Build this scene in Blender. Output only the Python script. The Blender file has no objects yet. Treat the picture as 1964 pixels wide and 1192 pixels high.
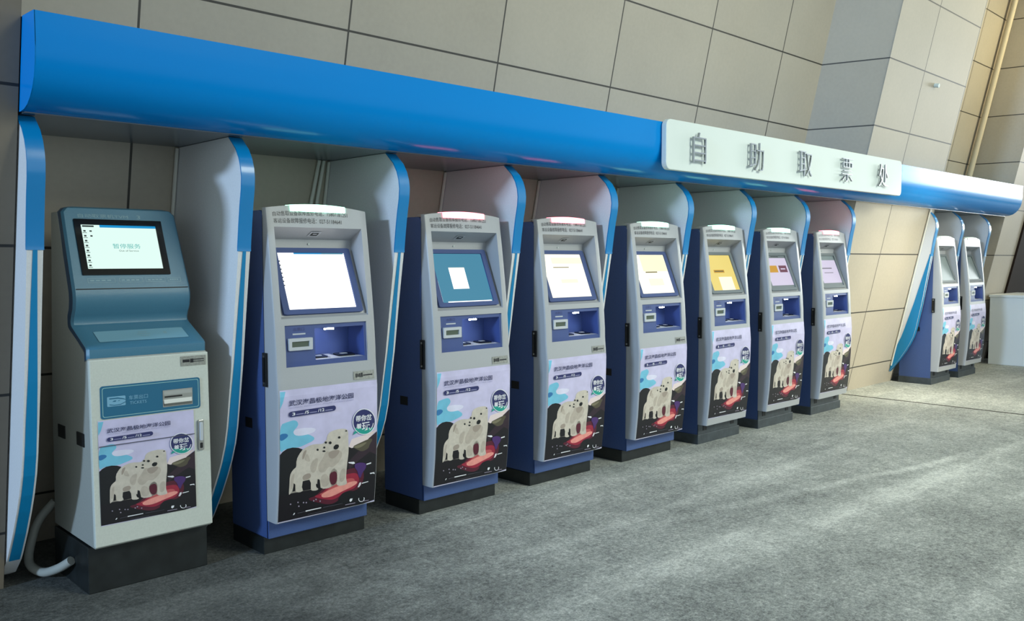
import bpy, bmesh, math, random
from mathutils import Vector, Matrix
random.seed(7)
SC = bpy.context.scene
COL = SC.collection

# ------------------------------------------------------------------ camera
YAW, PITCH, FPX, CAM_H = math.radians(45.74), math.radians(-3.364), 1671.8, 1.453
cd = bpy.data.cameras.new('camera')
cam = bpy.data.objects.new('camera', cd)
COL.objects.link(cam)
cam.location = (0, 0, CAM_H)
view = Vector((math.cos(PITCH) * math.cos(YAW), math.cos(PITCH) * math.sin(YAW), math.sin(PITCH)))
cam.rotation_euler = view.to_track_quat('-Z', 'Y').to_euler()
cd.sensor_fit = 'HORIZONTAL'
cd.sensor_width = 36.0
cd.lens = 36.0 * FPX / 1964.0
cd.clip_start, cd.clip_end = 0.05, 200
SC.camera = cam

# ------------------------------------------------------------------ night sky, lamps, exposure
world = bpy.data.worlds.new('night_sky')
SC.world = world
world.use_nodes = True
wt = world.node_tree
_n = lambda t: wt.nodes.new(t)
_tc, _sep = _n('ShaderNodeTexCoord'), _n('ShaderNodeSeparateXYZ')
wt.links.new(_tc.outputs['Generated'], _sep.inputs[0])


def _range(src, a, b, c, d):
    m = _n('ShaderNodeMapRange')
    m.interpolation_type = 'SMOOTHSTEP'
    wt.links.new(src, m.inputs['Value'])
    for k, v in zip(('From Min', 'From Max', 'To Min', 'To Max'), (a, b, c, d)):
        m.inputs[k].default_value = v
    return m.outputs['Result']


def _math(op, a, b=None):
    m = _n('ShaderNodeMath')
    m.operation = op
    for i, v in enumerate((a, b)):
        if isinstance(v, (int, float)):
            m.inputs[i].default_value = v
        elif v is not None:
            wt.links.new(v, m.inputs[i])
    return m.outputs[0]


# city glow: brightest low over the square in front and to the right, dark overhead and on the left
_low = _range(_math('ABSOLUTE', _sep.outputs['Z']), 0.0, 0.55, 1.0, 0.10)
_side = _range(_math('ADD', _math('MULTIPLY', _sep.outputs['X'], 0.62), _math('MULTIPLY', _sep.outputs['Y'], -0.78)), -0.7, 0.9, 0.74, 1.0)
wt.links.new(_math('MULTIPLY', _math('MULTIPLY', _low, _side), 1.42), wt.nodes['Background'].inputs['Strength'])
wt.nodes['Background'].inputs['Color'].default_value = (0.78, 0.94, 1.0, 1)
SC.view_settings.view_transform = 'Standard'
SC.view_settings.look = 'None'
SC.view_settings.exposure = 0.0
SC.view_settings.gamma = 1.0
SC.view_settings.use_curve_mapping = False


def lamp(name, loc, target, sx, sy, watts, color, spread=180):
    l = bpy.data.lights.new(name, 'AREA')
    l.shape = 'RECTANGLE'
    l.size, l.size_y = sx, sy
    l.energy = watts
    l.color = color
    l.spread = math.radians(spread)
    o = bpy.data.objects.new(name, l)
    COL.objects.link(o)
    o.location = loc
    o.rotation_euler = (Vector(target) - Vector(loc)).to_track_quat('-Z', 'Y').to_euler()
    return o


lamp('plaza_floodlight', (7.6, -6.5, 7.5), (6.4, 2.6, 0.4), 5.0, 3.0, 215, (0.95, 1.0, 0.84), 72)
lamp('street_floodlight', (-14.0, 0.9, 5.0), (3.0, 3.9, 1.4), 1.8, 0.7, 1850, (0.50, 0.72, 1.0))
lamp('bright_billboard', (30.0, -1.7, 3.7), (12.0, 0.5, 1.5), 5.2, 2.8, 1000, (0.93, 1.0, 1.0))
lamp('warm_lamp', (9.75, 2.1, 2.0), (9.6, 4.1, 0.35), 0.5, 0.4, 25, (1.0, 0.95, 0.74), 110)
lamp('warm_wall_lamp', (12.6, 1.6, 4.9), (11.9, 4.0, 3.2), 0.5, 0.4, 42, (1.0, 0.86, 0.46), 120)


# ------------------------------------------------------------------ materials
def srgb(r, g, b):
    f = lambda c: c / 12.92 if c <= 0.04045 else ((c + 0.055) / 1.055) ** 2.4
    return (f(r / 255), f(g / 255), f(b / 255), 1)


MATS = {}


def mat(name, rgb, rough=0.5, metal=0.0, spec=0.5, coat=0.0, emit=None, estr=1.0, noise=0.0, nscale=60, bump=0.0, bscale=200):
    m = bpy.data.materials.new(name)
    m.use_nodes = True
    nt = m.node_tree
    p = nt.nodes['Principled BSDF']
    c = srgb(*rgb)
    p.inputs['Base Color'].default_value = c
    p.inputs['Roughness'].default_value = rough
    p.inputs['Metallic'].default_value = metal
    p.inputs['Specular IOR Level'].default_value = spec
    p.inputs['Coat Weight'].default_value = coat
    p.inputs['Coat Roughness'].default_value = 0.08
    if emit:
        p.inputs['Emission Color'].default_value = srgb(*emit)
        p.inputs['Emission Strength'].default_value = estr
    if noise or bump:
        tc = nt.nodes.new('ShaderNodeTexCoord')
    if noise:
        n = nt.nodes.new('ShaderNodeTexNoise')
        n.inputs['Scale'].default_value = nscale
        n.inputs['Detail'].default_value = 5
        nt.links.new(tc.outputs['Object'], n.inputs['Vector'])
        mr = nt.nodes.new('ShaderNodeMapRange')
        mr.inputs['From Min'].default_value, mr.inputs['From Max'].default_value = 0.3, 0.7
        mr.inputs['To Min'].default_value, mr.inputs['To Max'].default_value = 1 - noise, 1 + noise
        nt.links.new(n.outputs['Fac'], mr.inputs['Value'])
        mx = nt.nodes.new('ShaderNodeMix')
        mx.data_type = 'RGBA'
        mx.blend_type = 'MULTIPLY'
        mx.inputs['Factor'].default_value = 1
        mx.inputs['A'].default_value = c
        nt.links.new(mr.outputs['Result'], mx.inputs['B'])
        nt.links.new(mx.outputs['Result'], p.inputs['Base Color'])
    if bump:
        n2 = nt.nodes.new('ShaderNodeTexNoise')
        n2.inputs['Scale'].default_value = bscale
        n2.inputs['Detail'].default_value = 3
        nt.links.new(tc.outputs['Object'], n2.inputs['Vector'])
        b = nt.nodes.new('ShaderNodeBump')
        b.inputs['Strength'].default_value = bump
        b.inputs['Distance'].default_value = 0.01
        nt.links.new(n2.outputs['Fac'], b.inputs['Height'])
        nt.links.new(b.outputs['Normal'], p.inputs['Normal'])
    MATS[name] = m
    return m


def mth(nt, op, a, b=None):
    n = nt.nodes.new('ShaderNodeMath')
    n.operation = op
    for i, v in enumerate((a, b)):
        if v is None:
            continue
        if isinstance(v, (int, float)):
            n.inputs[i].default_value = v
        else:
            nt.links.new(v, n.inputs[i])
    return n.outputs[0]


def tile_material(name, rgb, joint_rgb, cols, rows):
    """Stone cladding: UV holds metres; joints every (cols) metres across and (rows) metres up, each slab a little different."""
    m = bpy.data.materials.new(name)
    m.use_nodes = True
    nt = m.node_tree
    L = nt.links
    p = nt.nodes['Principled BSDF']
    p.inputs['Roughness'].default_value = 0.55
    uvn = nt.nodes.new('ShaderNodeUVMap')
    sp = nt.nodes.new('ShaderNodeSeparateXYZ')
    L.new(uvn.outputs['UV'], sp.inputs[0])
    u = mth(nt, 'DIVIDE', sp.outputs['X'], cols)
    v = mth(nt, 'DIVIDE', sp.outputs['Y'], rows)
    du = mth(nt, 'MULTIPLY', mth(nt, 'ABSOLUTE', mth(nt, 'SUBTRACT', mth(nt, 'FRACT', mth(nt, 'ADD', u, 0.5)), 0.5)), cols)
    dv = mth(nt, 'MULTIPLY', mth(nt, 'ABSOLUTE', mth(nt, 'SUBTRACT', mth(nt, 'FRACT', mth(nt, 'ADD', v, 0.5)), 0.5)), rows)
    d = mth(nt, 'MINIMUM', du, dv)
    line = mth(nt, 'LESS_THAN', d, 0.006)
    cb = nt.nodes.new('ShaderNodeCombineXYZ')
    L.new(mth(nt, 'FLOOR', u), cb.inputs[0])
    L.new(mth(nt, 'FLOOR', v), cb.inputs[1])
    wn = nt.nodes.new('ShaderNodeTexWhiteNoise')
    L.new(cb.outputs[0], wn.inputs['Vector'])
    no = nt.nodes.new('ShaderNodeTexNoise')
    no.inputs['Scale'].default_value = 35
    no.inputs['Detail'].default_value = 6
    tc = nt.nodes.new('ShaderNodeTexCoord')
    L.new(tc.outputs['Object'], no.inputs['Vector'])
    nb = nt.nodes.new('ShaderNodeTexNoise')
    nb.inputs['Scale'].default_value = 1.4
    nb.inputs['Detail'].default_value = 4
    L.new(tc.outputs['Object'], nb.inputs['Vector'])
    val = mth(nt, 'ADD', mth(nt, 'MULTIPLY', wn.outputs['Value'], 0.07),
              mth(nt, 'ADD', mth(nt, 'MULTIPLY', no.outputs['Fac'], 0.14), mth(nt, 'MULTIPLY', nb.outputs['Fac'], 0.22)))
    val = mth(nt, 'ADD', val, 0.78)
    mx = nt.nodes.new('ShaderNodeMix')
    mx.data_type = 'RGBA'
    mx.blend_type = 'MULTIPLY'
    mx.inputs['Factor'].default_value = 1
    mx.inputs['A'].default_value = srgb(*rgb)
    L.new(val, mx.inputs['B'])
    m2 = nt.nodes.new('ShaderNodeMix')
    m2.data_type = 'RGBA'
    L.new(line, m2.inputs['Factor'])
    L.new(mx.outputs['Result'], m2.inputs['A'])
    m2.inputs['B'].default_value = srgb(*joint_rgb)
    L.new(m2.outputs['Result'], p.inputs['Base Color'])
    bp = nt.nodes.new('ShaderNodeBump')
    bp.inputs['Distance'].default_value = 0.006
    bp.inputs['Strength'].default_value = 0.8
    L.new(mth(nt, 'SUBTRACT', 1.0, line), bp.inputs['Height'])
    L.new(bp.outputs['Normal'], p.inputs['Normal'])
    MATS[name] = m
    return m


def floor_material():
    m = bpy.data.materials.new('worn_asphalt')
    m.use_nodes = True
    nt = m.node_tree
    L = nt.links
    p = nt.nodes['Principled BSDF']
    tc = nt.nodes.new('ShaderNodeTexCoord')

    def noise(scale, detail, vec=None, rough=0.5):
        n = nt.nodes.new('ShaderNodeTexNoise')
        n.inputs['Scale'].default_value = scale
        n.inputs['Detail'].default_value = detail
        n.inputs['Roughness'].default_value = rough
        L.new(vec or tc.outputs['Object'], n.inputs['Vector'])
        return n.outputs['Fac']
    mp = nt.nodes.new('ShaderNodeMapping')
    mp.inputs['Rotation'].default_value = (0, 0, math.radians(6))
    mp.inputs['Scale'].default_value = (0.22, 2.6, 1)
    L.new(tc.outputs['Object'], mp.inputs['Vector'])
    streak = noise(1.0, 5, mp.outputs[0], 0.6)
    st = nt.nodes.new('ShaderNodeMapRange')
    st.interpolation_type = 'SMOOTHSTEP'
    L.new(streak, st.inputs['Value'])
    st.inputs['From Min'].default_value, st.inputs['From Max'].default_value = 0.50, 0.72
    blot = noise(0.9, 6, None, 0.6)
    fine = noise(42, 6, None, 0.75)
    grit = noise(120, 3, None, 0.7)
    clump = noise(9, 6, None, 0.7)
    # swept dust bands lying where brooms and wheels left them
    sx = nt.nodes.new('ShaderNodeSeparateXYZ')
    L.new(tc.outputs['Object'], sx.inputs[0])
    bands = None
    for (x0, y0, x1, y1, w, amp) in ((2.3, 2.46, 7.5, 1.95, 0.18, 0.46), (3.6, 2.86, 7.5, 2.12, 0.05, 0.5),
                                     (3.4, 1.23, 6.0, 1.19, 0.07, 0.3), (6.0, 3.72, 6.5, 2.9, 0.07, 0.0)):
        ln = math.hypot(x1 - x0, y1 - y0)
        nx, ny = -(y1 - y0) / ln, (x1 - x0) / ln
        d = mth(nt, 'ADD', mth(nt, 'MULTIPLY', sx.outputs['X'], nx), mth(nt, 'MULTIPLY', sx.outputs['Y'], ny))
        d = mth(nt, 'ADD', d, -(x0 * nx + y0 * ny))
        d = mth(nt, 'ADD', d, mth(nt, 'MULTIPLY', mth(nt, 'SUBTRACT', blot, 0.5), 0.25))
        t = mth(nt, 'ADD', mth(nt, 'MULTIPLY', sx.outputs['X'], (x1 - x0) / ln), mth(nt, 'MULTIPLY', sx.outputs['Y'], (y1 - y0) / ln))
        t = mth(nt, 'DIVIDE', mth(nt, 'ADD', t, -(x0 * (x1 - x0) + y0 * (y1 - y0)) / ln), ln)
        mr = nt.nodes.new('ShaderNodeMapRange')
        mr.interpolation_type = 'SMOOTHSTEP'
        L.new(mth(nt, 'ABSOLUTE', d), mr.inputs['Value'])
        mr.inputs['From Min'].default_value, mr.inputs['From Max'].default_value = 0.0, w * 1.6
        mr.inputs['To Min'].default_value, mr.inputs['To Max'].default_value = amp, 0.0
        fade = mth(nt, 'MAXIMUM', mth(nt, 'SUBTRACT', 1.0, mth(nt, 'ABSOLUTE', mth(nt, 'SUBTRACT', mth(nt, 'MULTIPLY', t, 2.0), 1.0))), 0.0)
        fade = mth(nt, 'MINIMUM', mth(nt, 'MULTIPLY', fade, 2.5), 1.0)
        b = mth(nt, 'MULTIPLY', mr.outputs['Result'], fade)
        bands = b if bands is None else mth(nt, 'ADD', bands, b)
    # loose dust pushed out from between the fifth and sixth machines
    val = mth(nt, 'ADD', mth(nt, 'MULTIPLY', mth(nt, 'SUBTRACT', fine, 0.5), 2.4), mth(nt, 'ADD', mth(nt, 'MULTIPLY', mth(nt, 'SUBTRACT', grit, 0.5), 1.6), mth(nt, 'MULTIPLY', mth(nt, 'SUBTRACT', clump, 0.5), 1.1)))
    val = mth(nt, 'ADD', mth(nt, 'ADD', val, 0.72), mth(nt, 'MULTIPLY', mth(nt, 'SUBTRACT', blot, 0.5), 1.1))
    val = mth(nt, 'ADD', val, mth(nt, 'MULTIPLY', st.outputs['Result'], 0.30))
    val = mth(nt, 'ADD', val, mth(nt, 'MULTIPLY', bands, mth(nt, 'ADD', mth(nt, 'MULTIPLY', blot, 1.6), -0.15)))
    rp = nt.nodes.new('ShaderNodeValToRGB')
    rp.color_ramp.elements[0].position = 0.0
    rp.color_ramp.elements[0].color = srgb(58, 62, 62)
    rp.color_ramp.elements[1].position = 1.0
    rp.color_ramp.elements[1].color = srgb(226, 228, 222)
    e = rp.color_ramp.elements.new(0.55)
    e.color = srgb(164, 168, 164)
    L.new(mth(nt, 'DIVIDE', val, 1.5), rp.inputs['Fac'])
    # the asphalt gets darker towards the left end, by the old machine
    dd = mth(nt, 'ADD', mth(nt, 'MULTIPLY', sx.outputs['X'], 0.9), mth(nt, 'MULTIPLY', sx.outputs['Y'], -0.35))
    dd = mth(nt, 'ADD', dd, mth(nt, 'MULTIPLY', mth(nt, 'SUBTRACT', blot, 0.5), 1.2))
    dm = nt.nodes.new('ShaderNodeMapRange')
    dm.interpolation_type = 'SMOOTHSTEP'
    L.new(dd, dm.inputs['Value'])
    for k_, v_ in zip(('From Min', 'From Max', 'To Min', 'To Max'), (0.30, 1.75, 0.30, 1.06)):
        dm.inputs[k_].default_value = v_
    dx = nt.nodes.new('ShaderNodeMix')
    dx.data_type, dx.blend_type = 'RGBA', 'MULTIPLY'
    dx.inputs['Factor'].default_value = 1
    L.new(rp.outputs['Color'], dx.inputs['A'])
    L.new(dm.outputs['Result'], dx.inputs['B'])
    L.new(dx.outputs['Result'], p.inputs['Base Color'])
    p.inputs['Roughness'].default_value = 0.62
    p.inputs['Specular IOR Level'].default_value = 0.35
    bp = nt.nodes.new('ShaderNodeBump')
    bp.inputs['Strength'].default_value = 0.35
    bp.inputs['Distance'].default_value = 0.008
    L.new(mth(nt, 'ADD', fine, grit), bp.inputs['Height'])
    L.new(bp.outputs['Normal'], p.inputs['Normal'])
    MATS['worn_asphalt'] = m
    return m


mat('canopy_blue', (0, 130, 210), 0.2, spec=0.11, bump=0.02, bscale=1.3)
mat('strip_blue', (0, 122, 186), 0.3, coat=0.3)
mat('stripe_teal', (0, 126, 182), 0.35)
mat('soffit_grey', (92, 104, 116), 0.25)
mat('panel_white', (218, 219, 222), 0.35, noise=0.04, nscale=120)
mat('trim_pale', (205, 204, 196), 0.45)
mat('sign_white', (206, 216, 214), 0.5, spec=0.3)
mat('letter_steel', (150, 152, 155), 0.25, metal=1.0)
mat('cabinet_navy', (60, 82, 132), 0.42, noise=0.08, nscale=220, bump=0.05, bscale=700)
mat('plinth_black', (27, 31, 32), 0.35, noise=0.35, nscale=14)
mat('plinth_grey', (56, 63, 68), 0.4, noise=0.25, nscale=18)
mat('fascia_grey', (164, 166, 170), 0.38, noise=0.03, nscale=300)
mat('service_blue', (58, 76, 132), 0.35)
mat('bezel_slate', (74, 88, 132), 0.6, spec=0.15)
mat('bezel_grey', (112, 120, 126), 0.6, spec=0.15)
mat('black_gloss', (14, 16, 18), 0.15)
mat('black_matt', (16, 17, 18), 0.6)
mat('print_dark', (100, 108, 110), 0.6)
mat('print_navy', (38, 44, 96), 0.6)
mat('steel', (178, 178, 174), 0.3, metal=1.0)
mat('plate_silver', (150, 150, 144), 0.4, metal=0.6, noise=0.2, nscale=90)
mat('lcd_olive', (86, 96, 84), 0.2)
mat('silver_paint', (186, 190, 196), 0.35)
mat('old_blue', (68, 118, 144), 0.33, noise=0.05, nscale=350, bump=0.12, bscale=600)
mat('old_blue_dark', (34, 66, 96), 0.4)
mat('old_white', (196, 200, 192), 0.45, noise=0.04, nscale=120)
mat('old_side', (150, 152, 146), 0.5, noise=0.05, nscale=120)
mat('ledge_pale', (124, 170, 190), 0.35)
mat('ticket_blue', (16, 96, 130), 0.35)
mat('ticket_line', (130, 176, 180), 0.5)
mat('ticket_print', (116, 168, 196), 0.5)
mat('old_print', (134, 168, 180), 0.5)
mat('hose_grey', (160, 162, 156), 0.5)
mat('door_brown', (40, 30, 24), 0.7, spec=0.1)
mat('counter_white', (236, 240, 240), 0.45)
mat('pipe_beige', (206, 194, 168), 0.5)
mat('seam_dark', (58, 54, 46), 0.8)
for n_, c_ in dict(sky=(196, 190, 222), cyan=(112, 184, 212), deep=(44, 112, 168), cloud=(214, 212, 234), haze=(226, 208, 208), dark=(17, 13, 21),
                   plum=(46, 30, 42), olive=(80, 74, 58), olive2=(118, 112, 90), red=(150, 34, 58), peach=(228, 148, 138), black=(14, 16, 22),
                   fur=(196, 187, 176), furmid=(178, 167, 156), furdark=(156, 143, 133), maroon=(84, 22, 42), coral=(186, 84, 88), purple=(70, 40, 104), white=(226, 226, 232),
                   dot=(150, 140, 160), dim=(74, 72, 84), navy=(38, 42, 96), teal=(24, 150, 136), title=(40, 42, 84), faint=(150, 148, 186)).items():
    mat('print_' + n_, c_, 0.35, noise=0.09 if n_ in ('sky', 'cyan', 'cloud', 'fur', 'furmid', 'red', 'peach', 'plum') else 0, nscale=14 if n_ in ('sky', 'cyan', 'cloud') else 40)


def glow(name, rgb, k):
    return mat(name, (10, 10, 10), 0.3, spec=0.12, emit=rgb, estr=k)


glow('glow_white', (255, 255, 255), 1.7)
glow('glow_mint', (226, 255, 246), 1.0)
glow('glow_mint_text', (90, 200, 196), 0.8)
glow('glow_sky', (20, 150, 215), 0.9)
glow('glow_dark', (70, 84, 84), 0.5)
glow('glow_teal', (94, 172, 206), 0.62)
glow('glow_cream', (255, 250, 226), 1.4)
glow('glow_ivory', (255, 250, 206), 1.15)
glow('glow_yellow', (246, 224, 130), 0.95)
glow('glow_paleyellow', (255, 248, 214), 1.2)
glow('glow_lavender', (226, 218, 242), 0.9)
glow('glow_orange', (226, 170, 60), 0.8)
glow('glow_maroon', (140, 92, 110), 0.7)
glow('glow_greytext', (170, 165, 180), 0.6)
glow('glow_olive', (150, 140, 90), 0.6)
glow('glow_led', (235, 242, 255), 110.0)
for n_, c_, k_ in (('green', (0.9, 2.4, 1.6), 2.0), ('red', (3.2, 0.62, 0.8), 2.0), ('pale', (1.1, 1.4, 1.15), 1.0)):
    m_ = glow('glow_lamp_' + n_, (255, 255, 255), k_)
    m_.node_tree.nodes['Principled BSDF'].inputs['Emission Color'].default_value = (*c_, 1)
mat('screen_off', (120, 132, 138), 0.35, spec=0.15)
tile_material('stone_tiles', (172, 163, 148), (58, 54, 48), 1.168, 0.6225)
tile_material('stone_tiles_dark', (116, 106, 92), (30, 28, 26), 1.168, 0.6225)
tile_material('stone_tiles_plain', (172, 163, 148), (58, 54, 48), 50.0, 0.6225)
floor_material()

# ------------------------------------------------------------------ mesh helpers
class MB:
    def __init__(self):
        self.v, self.f, self.m, self.uv, self.mats = [], [], [], {}, []

    def mi(self, name):
        m = MATS[name]
        if m not in self.mats:
            self.mats.append(m)
        return self.mats.index(m)

    def face(self, pts, m, uv=None):
        b = len(self.v)
        self.v += [tuple(p) for p in pts]
        self.f.append(list(range(b, b + len(pts))))
        self.m.append(self.mi(m))
        if uv:
            self.uv[len(self.f) - 1] = uv
        return self

    def mesh(self, vs, fs, m):
        b = len(self.v)
        self.v += [tuple(p) for p in vs]
        for f in fs:
            self.f.append([i + b for i in f])
            self.m.append(self.mi(m))
        return self

    def box(self, x0, x1, y0, y1, z0, z1, m):
        vs = [(x, y, z) for x in (x0, x1) for y in (y0, y1) for z in (z0, z1)]
        return self.mesh(vs, [(0, 1, 3, 2), (4, 6, 7, 5), (0, 4, 5, 1), (2, 3, 7, 6), (0, 2, 6, 4), (1, 5, 7, 3)], m)

    def prism(self, prof, x0, x1, m, caps=True):
        """prof: closed (y, z) outline, extruded along x."""
        n = len(prof)
        vs = [(x0, y, z) for y, z in prof] + [(x1, y, z) for y, z in prof]
        fs = [(i, (i + 1) % n, n + (i + 1) % n, n + i) for i in range(n)]
        if caps:
            fs += [tuple(range(n - 1, -1, -1)), tuple(range(n, 2 * n))]
        return self.mesh(vs, fs, m)

    def plate(self, prof, y0, y1, m):
        """prof: closed (x, z) outline, extruded along y."""
        n = len(prof)
        vs = [(x, y0, z) for x, z in prof] + [(x, y1, z) for x, z in prof]
        fs = [(i, (i + 1) % n, n + (i + 1) % n, n + i) for i in range(n)] + [tuple(range(n - 1, -1, -1)), tuple(range(n, 2 * n))]
        return self.mesh(vs, fs, m)

    def tube(self, pts, r, m, n=10):
        pts = [Vector(p) for p in pts]
        vs, fs = [], []
        up = Vector((0.31, 0.17, 0.93))
        for i, p in enumerate(pts):
            t = (pts[min(i + 1, len(pts) - 1)] - pts[max(i - 1, 0)]).normalized()
            a = t.cross(up).normalized()
            b = t.cross(a)
            for k in range(n):
                w = 2 * math.pi * k / n
                vs.append(p + (a * math.cos(w) + b * math.sin(w)) * r)
        for i in range(len(pts) - 1):
            for k in range(n):
                fs.append((i * n + k, i * n + (k + 1) % n, (i + 1) * n + (k + 1) % n, (i + 1) * n + k))
        fs += [tuple(range(n - 1, -1, -1)), tuple(range((len(pts) - 1) * n, len(pts) * n))]
        return self.mesh(vs, fs, m)

    def sheet(self, rows, m):
        """rows: equally long lists of points."""
        w = len(rows[0])
        vs = [p for r in rows for p in r]
        fs = [(i * w + j, i * w + j + 1, (i + 1) * w + j + 1, (i + 1) * w + j) for i in range(len(rows) - 1) for j in range(w - 1)]
        return self.mesh(vs, fs, m)

    def flat(self, verts, faces, m, fn):
        return self.mesh([fn(x, y) for x, y in verts], faces, m)

    def data(self, name, smooth=None, weld=True):
        me = bpy.data.meshes.new(name)
        me.from_pydata(self.v, [], self.f)
        for m in self.mats:
            me.materials.append(m)
        me.polygons.foreach_set('material_index', self.m)
        if self.uv:
            lay = me.uv_layers.new(name='UVMap')
            for fi, uv in self.uv.items():
                for li, c in zip(me.polygons[fi].loop_indices, uv):
                    lay.data[li].uv = c
        elif weld:
            bm = bmesh.new()
            bm.from_mesh(me)
            bmesh.ops.remove_doubles(bm, verts=bm.verts, dist=1e-5)
            bmesh.ops.recalc_face_normals(bm, faces=bm.faces)
            bm.to_mesh(me)
            bm.free()
        if smooth:
            me.shade_smooth()
            me.set_sharp_from_angle(angle=math.radians(smooth))
        me.update()
        return me


def obj(name, me, parent=None, loc=(0, 0, 0), bevel=0.0, seg=2):
    o = bpy.data.objects.new(name, me)
    COL.objects.link(o)
    o.location = loc
    if parent:
        o.parent = parent
    if bevel:
        b = o.modifiers.new('bevel', 'BEVEL')
        b.width, b.segments, b.limit_method, b.angle_limit = bevel, seg, 'ANGLE', math.radians(40)
        b.harden_normals = False
    return o


def thing(name, label, cat, loc=(0, 0, 0), group=None, rz=0.0):
    o = bpy.data.objects.new(name, None)
    COL.objects.link(o)
    o.empty_display_size = 0.1
    o.location = loc
    o.rotation_euler = (0, 0, rz)
    return tag(o, label, cat, group)


def tag(o, label, cat, group=None):
    o['label'], o['category'] = label, cat
    if group:
        o['group'] = group
    return o


def struct(name, mb, smooth=None):
    o = obj(name, mb.data(name, smooth))
    o['kind'] = 'structure'
    return o


CACHE = {}


def part(name, parent, make, key=None, loc=(0, 0, 0), bevel=0.0, smooth=None, label=None):
    """A part of a thing; the mesh is made once per key and shared by the copies."""
    k = key or None
    if k and k in CACHE:
        me = CACHE[k]
    else:
        mb = MB()
        make(mb)
        me = mb.data(name, smooth)
        if k:
            CACHE[k] = me
    o = obj(name, me, parent, loc, bevel)
    if label:
        o['label'] = label
    return o


_FONT_OBJ = None


def glyphs(body, size=1.0, extrude=0.0, spacing=1.0, align='LEFT', bold=0.0, res=2):
    """Lettering as plain vertices and faces (x right, y up)."""
    c = bpy.data.curves.new('lettering', 'FONT')
    c.body, c.size, c.extrude, c.space_character = body, size, extrude, spacing
    c.align_x, c.align_y = align, 'CENTER'
    c.resolution_u = res
    c.offset = bold
    o = bpy.data.objects.new('lettering', c)
    COL.objects.link(o)
    dg = bpy.context.evaluated_depsgraph_get()
    me = bpy.data.meshes.new_from_object(o.evaluated_get(dg))
    vs = [tuple(v.co) for v in me.vertices]
    fs = [tuple(p.vertices) for p in me.polygons]
    bpy.data.objects.remove(o)
    bpy.data.curves.remove(c)
    bpy.data.meshes.remove(me)
    return vs, fs


def fit_glyphs(body, x0, x1, yc, h, bold=0.0, spacing=1.0):
    """Lettering scaled to run from x0 to x1 at height h, centred on yc (2-D)."""
    vs, fs = glyphs(body, bold=bold, spacing=spacing)
    xs, ys = [v[0] for v in vs], [v[1] for v in vs]
    a, b, c, d = min(xs), max(xs), min(ys), max(ys)
    return [(x0 + (v[0] - a) / (b - a) * (x1 - x0), yc + ((v[1] - c) / (d - c) - 0.5) * h) for v in vs], fs


def rrect(x0, x1, z0, z1, r, n=5):
    out = []
    for cx, cz, a in ((x1 - r, z1 - r, 0), (x0 + r, z1 - r, 90), (x0 + r, z0 + r, 180), (x1 - r, z0 + r, 270)):
        for i in range(n + 1):
            w = math.radians(a + 90 * i / n)
            out.append((cx + r * math.cos(w), cz + r * math.sin(w)))
    return out


def frame(mb, outer, inner, fn, m):
    """flat ring between two outlines of equal length, placed by fn(a, b)."""
    n = len(outer)
    mb.mesh([fn(*p) for p in outer] + [fn(*p) for p in inner], [(i, (i + 1) % n, n + (i + 1) % n, n + i) for i in range(n)], m)


def lerp_table(tab, z):
    if z <= tab[0][0]:
        return tab[0][1]
    for (z0, y0), (z1, y1) in zip(tab, tab[1:]):
        if z <= z1:
            return y0 + (y1 - y0) * (z - z0) / (z1 - z0)
    return tab[-1][1]

# ------------------------------------------------------------------ the place
K = 0.22                                   # the stone wall leans out over the pavement
REC, PIER = 4.87, 4.27                     # wall distance at the ground: recessed bays and piers
ROW0 = 0.885
wy = lambda a, z: a - K * z
ZT = 6.2


def wall_face(mb, a, x0, x1, col0, m='stone_tiles', z0=0.0, z1=ZT):
    mb.face([(x0, wy(a, z0), z0), (x1, wy(a, z0), z0), (x1, wy(a, z1), z1), (x0, wy(a, z1), z1)], m,
            [(x0 - col0, z0 - ROW0), (x1 - col0, z0 - ROW0), (x1 - col0, z1 - ROW0), (x0 - col0, z1 - ROW0)])


def wall_return(mb, xf, xr, m='stone_tiles_plain', flip=1):
    """side of a pier: xf at the pier front, xr where it meets the bay."""
    mb.face([(xf, wy(PIER, 0), 0), (xr, wy(REC, 0), 0), (xr, wy(REC, ZT), ZT), (xf, wy(PIER, ZT), ZT)], m,
            [(0.02, -ROW0), (0.68, -ROW0), (0.68, ZT - ROW0), (0.02, ZT - ROW0)])


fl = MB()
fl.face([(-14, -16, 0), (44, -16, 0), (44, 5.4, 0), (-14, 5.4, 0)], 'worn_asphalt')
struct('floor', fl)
w = MB()
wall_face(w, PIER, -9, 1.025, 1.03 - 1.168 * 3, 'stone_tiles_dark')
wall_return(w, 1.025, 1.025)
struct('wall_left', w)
w = MB()
wall_face(w, REC, 1.025, 8.305, 1.688)
struct('wall_back', w)
w = MB()
wall_return(w, 8.475, 8.305)
wall_face(w, PIER, 8.47, 10.52, 9.33)
wall_return(w, 10.52, 10.52)
struct('wall_centre', w)
w = MB()
wall_face(w, REC, 10.52, 12.92, 11.0)
struct('wall_right', w)
w = MB()
wall_return(w, 13.02, 12.92)
wall_face(w, PIER, 13.02, 22, 13.02)
struct('wall_end', w)
w = MB()
ya, yb = wy(PIER, 0) - 0.03, wy(PIER, 2.45) - 0.03
w.mesh([(13.88, ya, 0), (16.2, ya, 0), (16.2, yb, 2.45), (13.88, yb, 2.45), (13.88, ya + .1, 0), (16.2, ya + .1, 0), (16.2, yb + .1, 2.45), (13.88, yb + .1, 2.45)],
       [(0, 1, 2, 3), (7, 6, 5, 4), (0, 3, 7, 4), (3, 2, 6, 7), (2, 1, 5, 6)], 'door_brown')
struct('door_1', w)
w = MB()
w.box(9.055, 9.073, 1.2, 4.262, 0.0, 0.004, 'seam_dark')
struct('trim_1', w)

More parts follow.
